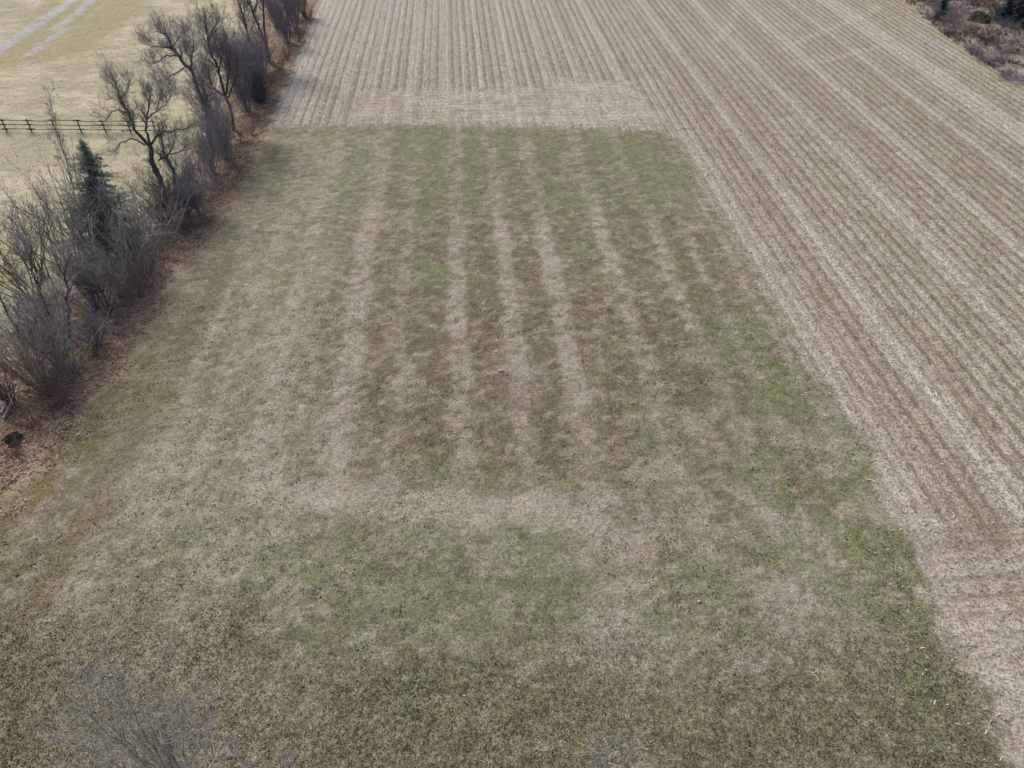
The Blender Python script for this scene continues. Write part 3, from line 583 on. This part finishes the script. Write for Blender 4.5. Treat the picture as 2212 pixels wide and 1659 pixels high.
T3 = limb_tree('bare_tree', 'dark many stemmed bare tree rising from the middle of the hedge beside purple shrubs', 'tree', (503, 282), [
    ([(503, 282), (501, 250), (499, 230), (486, 208)], .20, .16, 0, .1),
    ([(486, 208), (478, 178), (473, 150), (456, 117), (449, 94), (456, 70), (470, 46)], .17, .04, .6, 1.2),
    ([(449, 94), (445, 56), (438, 34)], .07, .02, .6, 1.2),
    ([(487, 206), (496, 152), (489, 117), (487, 84)], .15, .03, 1., 1.2),
    ([(486, 208), (461, 190), (452, 164), (449, 131)], .13, .03, -1., 1.2),
    ([(490, 212), (506, 180), (512, 140), (513, 110)], .12, .03, 1., 1.2),
    ([(486, 210), (468, 195), (440, 184), (434, 165)], .09, .03, -1., 1.),
    ([(473, 150), (480, 120), (478, 90)], .08, .03, -1, 1.2)], B_PURP, B_DARK, 1.4, 1.1)
T4 = limb_tree('bare_tree', 'tall bare tree of three dark stems cut by the top edge beside the corn field', 'tree', (582, 132), [
    ([(582, 132), (576, 110), (571, 59), (569, 0), (566, -60), (560, -110)], .20, .06, 0, .8),
    ([(582, 132), (581, 115), (567, 77), (548, 30), (536, 2), (528, -40), (520, -90)], .20, .05, .5, .8),
    ([(565, 136), (557, 120), (538, 82), (524, 30), (511, -5), (498, -50)], .18, .05, -1., .9),
    ([(538, 82), (545, 60), (550, 45)], .08, .03, .5, 1.), ([(548, 30), (556, 0), (556, -40)], .09, .03, .8, 1.)], B_PURP, B_DARK, 1.3, 1.3)
# smaller trees of the near hedge
limb_tree('bare_tree', 'small dark bare tree with a crooked upright trunk in the gap of the near hedge', 'tree', (152, 732), [
    ([(152, 732), (148, 690), (146, 629), (138, 594), (145, 570), (157, 545)], .14, .04, 0, .9), ([(146, 640), (158, 610), (163, 590)], .06, .02, .5, 1.2),
    ([(138, 594), (126, 575), (118, 548)], .06, .02, -.5, 1.2), ([(146, 650), (170, 660), (190, 672)], .04, .02, .5, .8)], B_TWIG, B_DARK, .9, .6)
limb_tree('bare_tree', 'leaning bare tree with dark forked limbs at the left edge above the red brown leaves', 'tree', (112, 690), [
    ([(112, 690), (97, 657), (70, 590)], .13, .09, 0, .5), ([(70, 590), (45, 556), (34, 530)], .07, .02, .4, 1.2), ([(70, 590), (66, 555), (68, 530)], .07, .02, -.4, 1.2),
    ([(90, 642), (62, 620), (35, 590)], .06, .02, .4, 1.)], B_TWIG, B_DARK, .9, .7)
limb_tree('bare_tree', 'slim leaning bare tree at the field side of the near hedge below the spruce', 'tree', (242, 688), [
    ([(242, 688), (236, 668), (222, 635), (211, 611), (187, 580)], .10, .03, 0, 1.), ([(222, 635), (226, 600), (236, 570)], .05, .02, .4, 1.2), ([(230, 655), (250, 620), (262, 596)], .04, .02, .4, 1.2)], B_TWIG, B_DARK, .9, .6)
limb_tree('bare_tree', 'leaning bare trunk half out of the left edge above the tangled brush', 'tree', (52, 750), [
    ([(52, 750), (38, 715), (7, 660), (-12, 620)], .12, .04, 0, .8), ([(38, 715), (40, 680), (36, 640)], .05, .02, .4, 1.)], B_TWIG, B_DARK, .9, .6)
limb_tree('bare_tree', 'very slender tall sapling rising above the spruce in front of the fence', 'tree', (178, 520), [
    ([(178, 520), (160, 420), (138, 330), (122, 275), (112, 235), (106, 205)], .09, .02, 0, .6), ([(138, 330), (128, 300), (122, 280)], .03, .012, .3, 1.), ([(150, 380), (130, 340), (118, 310)], .035, .012, .5, 1.)], B_LIGHT, B_TWIG, .6, .6)
limb_tree('bare_tree', 'low dark bare tree with spreading arms at the foot of the big forked tree', 'tree', (402, 462), [
    ([(402, 462), (400, 440), (410, 420), (425, 400)], .09, .02, 0, 1.), ([(400, 440), (390, 425), (384, 405)], .06, .02, .4, 1.), ([(404, 430), (425, 425), (445, 412)], .05, .02, -.5, 1.)], B_LAV, B_DARK, 1., .7)
# bottom edge: crowns of trees rooted below the frame
def low_crown(base, tips, label, r=.16, dens=1., mats=(B_LIGHT, B_TWIG), twl=.9):
    bx, by = base; L = [([base, ((bx*3+tips[0][0])/4, (by*3+tips[0][1])/4), (bx*.62+tips[0][0]*.38, by*.62+tips[0][1]*.38)], r, r*.7, 0, .1)]
    fx, fy = L[0][0][-1]
    for i, (x, y) in enumerate(tips):
        mx, my = (fx+x)/2+rng.uniform(-6, 6), (fy+y)/2+rng.uniform(-6, 6); L.append(([(fx, fy), (mx, my), (x, y)], r*.32, .010, rng.uniform(-1.8, 1.8), .30))
    return limb_tree('bare_tree', label, 'tree', base, L, mats[0], mats[1], dens, twl)
low_crown((500, 1880), [(255, 1490), (140, 1500), (205, 1480), (320, 1480), (380, 1500), (440, 1545), (300, 1530), (230, 1560), (150, 1590), (480, 1600), (350, 1560), (190, 1620), (120, 1640)], 'pale twiggy crown of a bare tree rising from the bottom left corner', .17, 1.0)
low_crown((1300, 2000), [(1312, 1628), (1290, 1650), (1335, 1645), (1350, 1665)], 'tip of a grey bare tree peeping in at the bottom edge near the middle', .1, .8, twl=.5)
low_crown((1830, 2000), [(1960, 1640), (1930, 1655), (1990, 1650)], 'tip of a grey bare tree peeping in at the bottom edge on the right', .1, .7, twl=.5)
low_crown((740, 1980), [(575, 1645), (610, 1650), (540, 1655)], 'low twig tips of a bare tree at the bottom edge right of the pale crown', .1, .7, twl=.5)

# spruce
def spruce(name, label, base, top, width, mat, n=26, cat='evergreen tree', hfill=.08, group=None):
    B = at(*base); h = on_plane(base[0]+(base[0]-CX)*(base[1]-top)/(2515-base[1]), top, B)[2]
    t = empty(name, (B[0], B[1], 0), label, cat, group); tb = Tubes(); tb.tube([(0, 0, -.1), (0, 0, h*.5), (0, 0, h)], [.02*h+.02, .012*h+.01, .01], 7)
    Vs = []; wd = width*h
    for i in range(n):
        f = hfill+(1-hfill)*(i/(n-1))**.9; z = f*h; rad = wd*(1-f)**.68*rng.uniform(.6, 1.2)+.08; nb = int(6+9*(1-f))
        for b in range(nb):
            a = rng.uniform(0, 6.283); rr = rad*rng.uniform(.45, 1.15); dz = -rr*rng.uniform(.05, .35)
            tb.tube([(0, 0, z), (math.cos(a)*rr*.6, math.sin(a)*rr*.6, z+dz*.8), (math.cos(a)*rr, math.sin(a)*rr, z+dz*.6)], [.02, .012, .005], 3)
            m = int(10+34*rr)
            s = rng.uniform(.15, 1., m); off = rng.normal(size=(m, 3))*np.array((.11, .11, .06))*(1.2-.6*s)[:, None]
            c = np.stack([np.cos(a)*rr*s, np.sin(a)*rr*s, z+dz*s*(1.4-.6*s)], 1)+off
            aa = a+rng.normal(size=m)*.9; ln = .10+.12*rng.random(m); w = .035+.03*rng.random(m)
            dx, dy = np.cos(aa)*ln, np.sin(aa)*ln; px_, py_ = -np.sin(aa)*w, np.cos(aa)*w; up = rng.normal(size=m)*.07-.02
            Vs.append(np.stack([c+np.stack([px_, py_, 0*w], 1), c-np.stack([px_, py_, 0*w], 1), c+np.stack([dx, dy, up], 1)], 1))
    Vv = np.concatenate(Vs).reshape(-1, 3)
    part('trunk', tb.mesh('trunk', B_DARK), t); part('crown', mesh_np('crown', Vv, np.arange(len(Vv)).reshape(-1, 3), None, None, mat, link=False), t); return t
spruce('spruce_tree', 'dark green spruce half hidden by bare twigs in the near hedge below the fence', (240, 540), 302, .46, F_SPRUCE, 38).rotation_euler = (0, R(8), 0)

HEDGE = [
 # kind, base px, tip y, width, label
 ('light', (232, 630), 470, 1.0, 'grey bare shrub in front of the foot of the spruce'),
 ('light', (150, 560), 350, .7, 'tall grey bare shrub hugging the left side of the spruce'),
 ('light', (270, 590), 400, .8, 'pale twigged tall shrub on the right side of the spruce'),
 ('grey', (300, 560), 415, 1.1, 'grey bare shrub between the spruce and the big forked tree'),
 ('light', (322, 520), 420, 1.2, 'pale spreading shrub at the field edge just below the big forked tree'),
 ('dark', (350, 480), 372, 1.0, 'dark brown shrub around the base of the big forked tree'),
 ('brown', (336, 492), 400, .9, 'brown shrub left of the low dark tree at the field edge'),
 ('purple', (386, 482), 400, 1.1, 'purple grey shrub right of the base of the big forked tree'),
 ('lavender', (425, 462), 392, 1.5, 'low wide lavender grey shrub reaching farthest onto the hay field'),
 ('brown', (400, 492), 452, 1.6, 'low maroon brown brush in the shade under the lavender shrub'),
 ('grey', (128, 590), 400, .9, 'grey bare shrub left of the spruce toward the pasture'),
 ('light', (96, 560), 400, .8, 'pale wispy shrub on the pasture side of the near hedge'),
 ('upright', (52, 600), 440, 1.2, 'thin upright grey shrub at the left edge below the fence'),
 ('brown', (18, 640), 480, 1.0, 'brown grey shrub cut by the left edge beside the pasture'),
 ('grey', (205, 655), 520, 1.0, 'grey shrub behind the slim leaning tree in the near hedge'),
 ('brown', (278, 640), 540, 1.0, 'brown shrub at the field side in front of the spruce'),
 ('purple', (180, 660), 545, 1.0, 'dusky purple shrub between the crooked tree and the slim tree'),
 ('purple', (90, 775), 640, 1.0, 'dark tangled shrub between the crooked tree and the left edge'),
 ('light', (110, 800), 640, .9, 'pale arching twigs over the dark tangled shrub'),
 ('purple', (190, 742), 680, 1.6, 'low purple brush on the red leaves right of the crooked tree'),
 ('grey', (135, 815), 730, 1.2, 'grey twiggy shrub in front of the small bleached log'),
 ('brown', (65, 840), 720, 1.1, 'brown grey shrub above the long fallen trunk at the left edge'),
 ('light', (30, 820), 660, .9, 'pale tall twigs at the left edge above the long fallen trunk'),
 ('red', (100, 880), 830, 1.3, 'low brown brush right of the long fallen trunk'),
 ('red', (60, 920), 880, 1.2, 'rusty brush around the end of the long fallen trunk'),
 ('dark', (2, 870), 800, 1.0, 'dark brush cut by the left edge behind the long fallen trunk'),
 ('red', (14, 985), 950, 1.2, 'rusty brush below the teal bush in the left corner of the hedge'),
 # middle and far hedge
 ('lavender', (470, 342), 215, .9, 'tall lavender grey shrub between the forked tree and the pale leaning tree'),
 ('lavender', (440, 372), 262, 1.0, 'lavender grey shrub behind the right limb of the forked tree'),
 ('grey', (420, 400), 300, .9, 'grey shrub at the hedge middle over the pasture edge'),
 ('light', (455, 392), 330, 1.1, 'pale low shrub at the field edge between the two big trees'),
 ('brown', (470, 330), 280, 1.1, 'brown brush on the field edge below the pale leaning tree'),
 ('purple', (535, 215), 95, .85, 'tall purple shrub right behind the many stemmed tree'),
 ('purple', (520, 240), 130, .9, 'dense purple shrub in front of the many stemmed tree'),
 ('purple', (562, 212), 130, 1.2, 'purple shrub reaching out to the corner of the corn field'),
 ('dark', (560, 222), 185, 1.6, 'low dark brush at the hay field corner of the hedge'),
 ('purple', (555, 160), 60, .9, 'purple shrub between the many stemmed tree and the three stemmed tree'),
 ('purple', (610, 92), -20, .9, 'tall blue purple shrub right of the three stemmed tree'),
 ('purple', (630, 62), -30, .8, 'blue purple shrub near the top of the hedge beside the corn rows'),
 ('purple', (650, 34), -50, .8, 'last purple shrub at the top edge of the photo beside the corn rows'),
 ('purple', (590, 60), -40, .9, 'purple shrub behind the stems of the three stemmed tree'),
 ('purple', (508, 200), 70, 1.1, 'broad purple shrub on the pasture side of the many stemmed tree'),
 ('purple', (545, 190), 85, 1.1, 'broad purple shrub between the tall purple shrub and the corn field'),
 ('lavender', (450, 300), 170, 1.0, 'lavender shrub at the foot of the pale leaning tree'),
 ('lavender', (395, 420), 330, 1.2, 'lavender shrub behind the low dark tree'),
 ('purple', (625, 40), -50, 1.1, 'broad blue purple shrub on the pasture side at the top edge'),
 ('grey', (365, 455), 375, 1.2, 'grey tangle between the two trunks of the big forked tree'),
 ('red', (600, 150), 108, 1.2, 'red brown brush under the three stemmed tree beside the corn rows'),
 ('red', (618, 128), 95, 1.1, 'red brown brush on the corn side just past the three stemmed tree'),
 ('red', (640, 90), 52, 1.1, 'red brown brush below the blue purple shrubs'),
 ('red', (664, 42), 8, 1.1, 'red brown brush at the top of the hedge beside the first corn row'),
 ('red', (585, 180), 150, 1.0, 'rusty brush between the dark brush and the three stemmed tree'),
 ('red', (535, 290), 262, 1.2, 'rusty low brush at the hay field corner opposite the corn headland'),
 ('brown', (512, 305), 262, 1.1, 'brown brush at the foot of the many stemmed tree'),
 ('brown', (488, 330), 300, 1.0, 'small brown brush on the field edge left of the rusty corner brush'),
]
for kd, px, tip, w, lb in HEDGE: shrub(kd, px, tip, lb, w)
SCR = [
 ('thick', (2035, 40), 2, 1.2, 'black brown thicket left of the others in the scrub corner'),
 ('thick', (2068, 62), 30, 1.3, 'purple grey thicket beside the dark juniper in the scrub corner'),
 ('thick', (2060, 36), 20, 1.2, 'dark low brush right of the juniper'),
 ('thick', (2098, 32), 16, 1.2, 'small black brush in the middle of the scrub corner'),
 ('thick', (2046, 74), 60, 1.1, 'tiny brown bush at the corn field side of the scrub corner'),
 ('thick', (2132, 92), 72, 1.2, 'small purple bush on the pink brown scrub ground'),
 ('thick', (2090, 104), 94, 1.3, 'tiny dark bush on the edge of the corn field'),
 ('thick', (2128, 130), 104, 1.6, 'grey bush touching the corn field edge'),
 ('thick', (2206, 92), 74, 1.8, 'dark low bush at the right edge of the photo'),
 ('thick', (2200, 175), 150, 1.6, 'brown bush at the right edge beside the corn field'),
 ('red', (2105, 12), -12, 1.6, 'maroon brush at the top edge of the scrub corner'),
 ('red', (2135, 14), -10, 1.6, 'second maroon brush at the top edge next to the blue green spruces'),
 ('thick', (2165, 110), 92, 1.2, 'low brown bush in the middle of the scrub ground'),
 ('thick', (2180, 60), 38, 1.2, 'purple bush at the foot of the blue green spruces'),
]
for kd, px, tip, w, lb in SCR: shrub(kd, px, tip, lb, w, group='bushes of the scrub corner')
spruce('juniper_tree', 'dark juniper at the left of the scrub corner', (2026, 42), -22, .30, F_SPR2, 18)
spruce('spruce_tree', 'blue green spruce leftmost of the dark group in the top right corner', (2165, 46), -30, .5, F_SPR2, 20, group='spruces in the top right corner')
spruce('spruce_tree', 'blue green spruce in the middle of the dark group in the top right corner', (2192, 52), -25, .5, F_SPR2, 20, group='spruces in the top right corner')
spruce('spruce_tree', 'blue green spruce cut by the right edge in the top right corner', (2218, 58), -25, .5, F_SPR2, 20, group='spruces in the top right corner')
def leaf_bush(name, label, px, rx, h, mat, n=900, cat='bush'):
    B = at(*px); t = empty(name, (B[0], B[1], 0), label, cat); tb = Tubes()
    for k in range(10):
        a = rng.uniform(0, 6.28); tb.tube([(0, 0, -.05), (math.cos(a)*rx*.4, math.sin(a)*rx*.4, h*.5), (math.cos(a)*rx*.7, math.sin(a)*rx*.7, h*.8)], [.02, .014, .006], 4)
    d = rng.normal(size=(n, 3)); d /= np.linalg.norm(d, axis=1)[:, None]; d[:, 2] = np.abs(d[:, 2]); r = rng.random(n)**.35*(.75+.4*vn(d[:, 0]*2+9, d[:, 1]*2+9, 3))
    c = d*r[:, None]*np.array((rx, rx, h)); s = .07*rng.random((n, 1, 1))+.05; tri = rng.normal(size=(n, 3, 3))*s
    Vv = (c[:, None]+tri).reshape(-1, 3); Vv[:, 2] = np.maximum(Vv[:, 2], .01)
    part('stem', tb.mesh('stem', B_DARK), t); part('crown', mesh_np('crown', Vv, np.arange(3*n).reshape(-1, 3), None, None, mat, link=False), t)
leaf_bush('leafy_bush', 'small teal green bush on the rusty leaves at the left edge', (30, 950), .42, .38, F_TEAL, 500)
leaf_bush('leafy_bush', 'olive green bush in the scrub corner beside the dark brush', (2113, 44), 1.6, 1.2, F_OLIVE, 2200)

# fallen wood
def log(label, a, b, r, name='fallen_log', stubs=3):
    A = at(*a); Bq = at(*b); c = np.array((A[0], A[1], 0)); e = np.array((Bq[0]-A[0], Bq[1]-A[1], .25)); t = empty(name, (*A, 0), label, 'log'); tb = Tubes()
    P = resample([(0, 0, r*.8), e*.35+np.array((.04, 0, r*.8)), e*.7+np.array((-.03, .05, r*.8)), e+np.array((0, 0, r*.6))], 10); tb.tube(P, np.linspace(r, r*.6, 10), 9)
    for k in range(stubs):
        tw = Tubes(); q = P[3+2*k]; d = unit(rv()+np.array((0, 0, 1.))); tw.tube([q, q+d*.3, q+d*.55+rv(.04)], [r*.35, r*.25, r*.12], 5); part('branch', tw.mesh('branch', M_LOG), t)
    part('trunk', tb.mesh('trunk', M_LOG), t)
log('long bleached fallen trunk lying in the brush at the left edge', (9, 905), (42, 850), .09)
log('second bleached trunk lying close beside the long fallen trunk', (3, 893), (32, 852), .06)
log('short bleached log in the near hedge under the grey twigs', (143, 760), (156, 742), .09, stubs=2)

# split rail fence
posts = [(-25, 274), (28, 277), (82, 277), (135, 277.5), (189, 278), (242, 278.5), (296, 279), (350, 279.5)]
FP = []
for i, (x, y) in enumerate(posts): FP.append(np.array((*at(x-13, y+8), 0)))
fz = np.mean(FP, axis=0)*0+FP[0]; fe = empty('rail_fence', tuple(FP[0]), 'weathered dark split rail fence crossing the pasture to the hedge', 'fence'); hgt = 1.25
for i, p in enumerate(FP):
    tb = Tubes(); q = p-FP[0]; tb.tube([q+np.array((0, 0, -.2)), q+np.array((.02, 0, .7)), q+np.array((rng.normal()*.03, 0, hgt+.1))], [.07, .065, .06], 7); part('post', tb.mesh('post', M_RAIL), fe)
for i in range(len(FP)-1):
    for z in (.32, .78, 1.2):
        a, b = FP[i]-FP[0], FP[i+1]-FP[0]; d = unit(b-a); off = .07*(1 if i % 2 else -1); n = np.array((-d[1], d[0], 0))*off
        a2 = a-d*.38+n+np.array((0, 0, z+rng.normal()*.025)); b2 = b+d*.38+n+np.array((0, 0, z+rng.normal()*.025)); m2 = (a2+b2)/2+np.array((0, 0, -.03))
        tb = Tubes(); tb.tube(resample([a2, m2, b2], 7), [.036, .044, .036, .034, .036, .044, .036], 6); part('rail', tb.mesh('rail', M_RAIL), fe)

# stones
for (x, y, s, lb) in [(1525, 1134, .07, 'small white stone on the taupe strip right of the field middle'), (1003, 1503, .05, 'small white stone on the dark brown grass near the bottom'), (1082, 802, .13, 'pale flat stone in the middle of the hay field'),
                      (1094, 808, .08, 'smaller pale stone beside the flat stone in the middle of the hay field'), (240, 1460, .07, 'tiny white stone on the olive grass above the bottom left crown'), (1510, 1300, .07, 'tiny white stone at the edge of the bare patch near the bottom')]:
    P = at(x, y); import bmesh
    bm = bmesh.new(); bmesh.ops.create_icosphere(bm, subdivisions=2, radius=1)
    for v in bm.verts:
        k = 1+.35*(random.random()-.5); v.co = Vector((v.co.x*s*k*1.2, v.co.y*s*k, v.co.z*s*.55*k))
    me = bpy.data.meshes.new('stone'); bm.to_mesh(me); bm.free(); me.materials.append(M_STONE)
    o = bpy.data.objects.new('stone', me); COL.objects.link(o); o.location = (P[0], P[1], .04+float(gz(np.array([P[0]]), np.array([P[1]]))[0])); tag(o, lb, 'stone', 'stones')
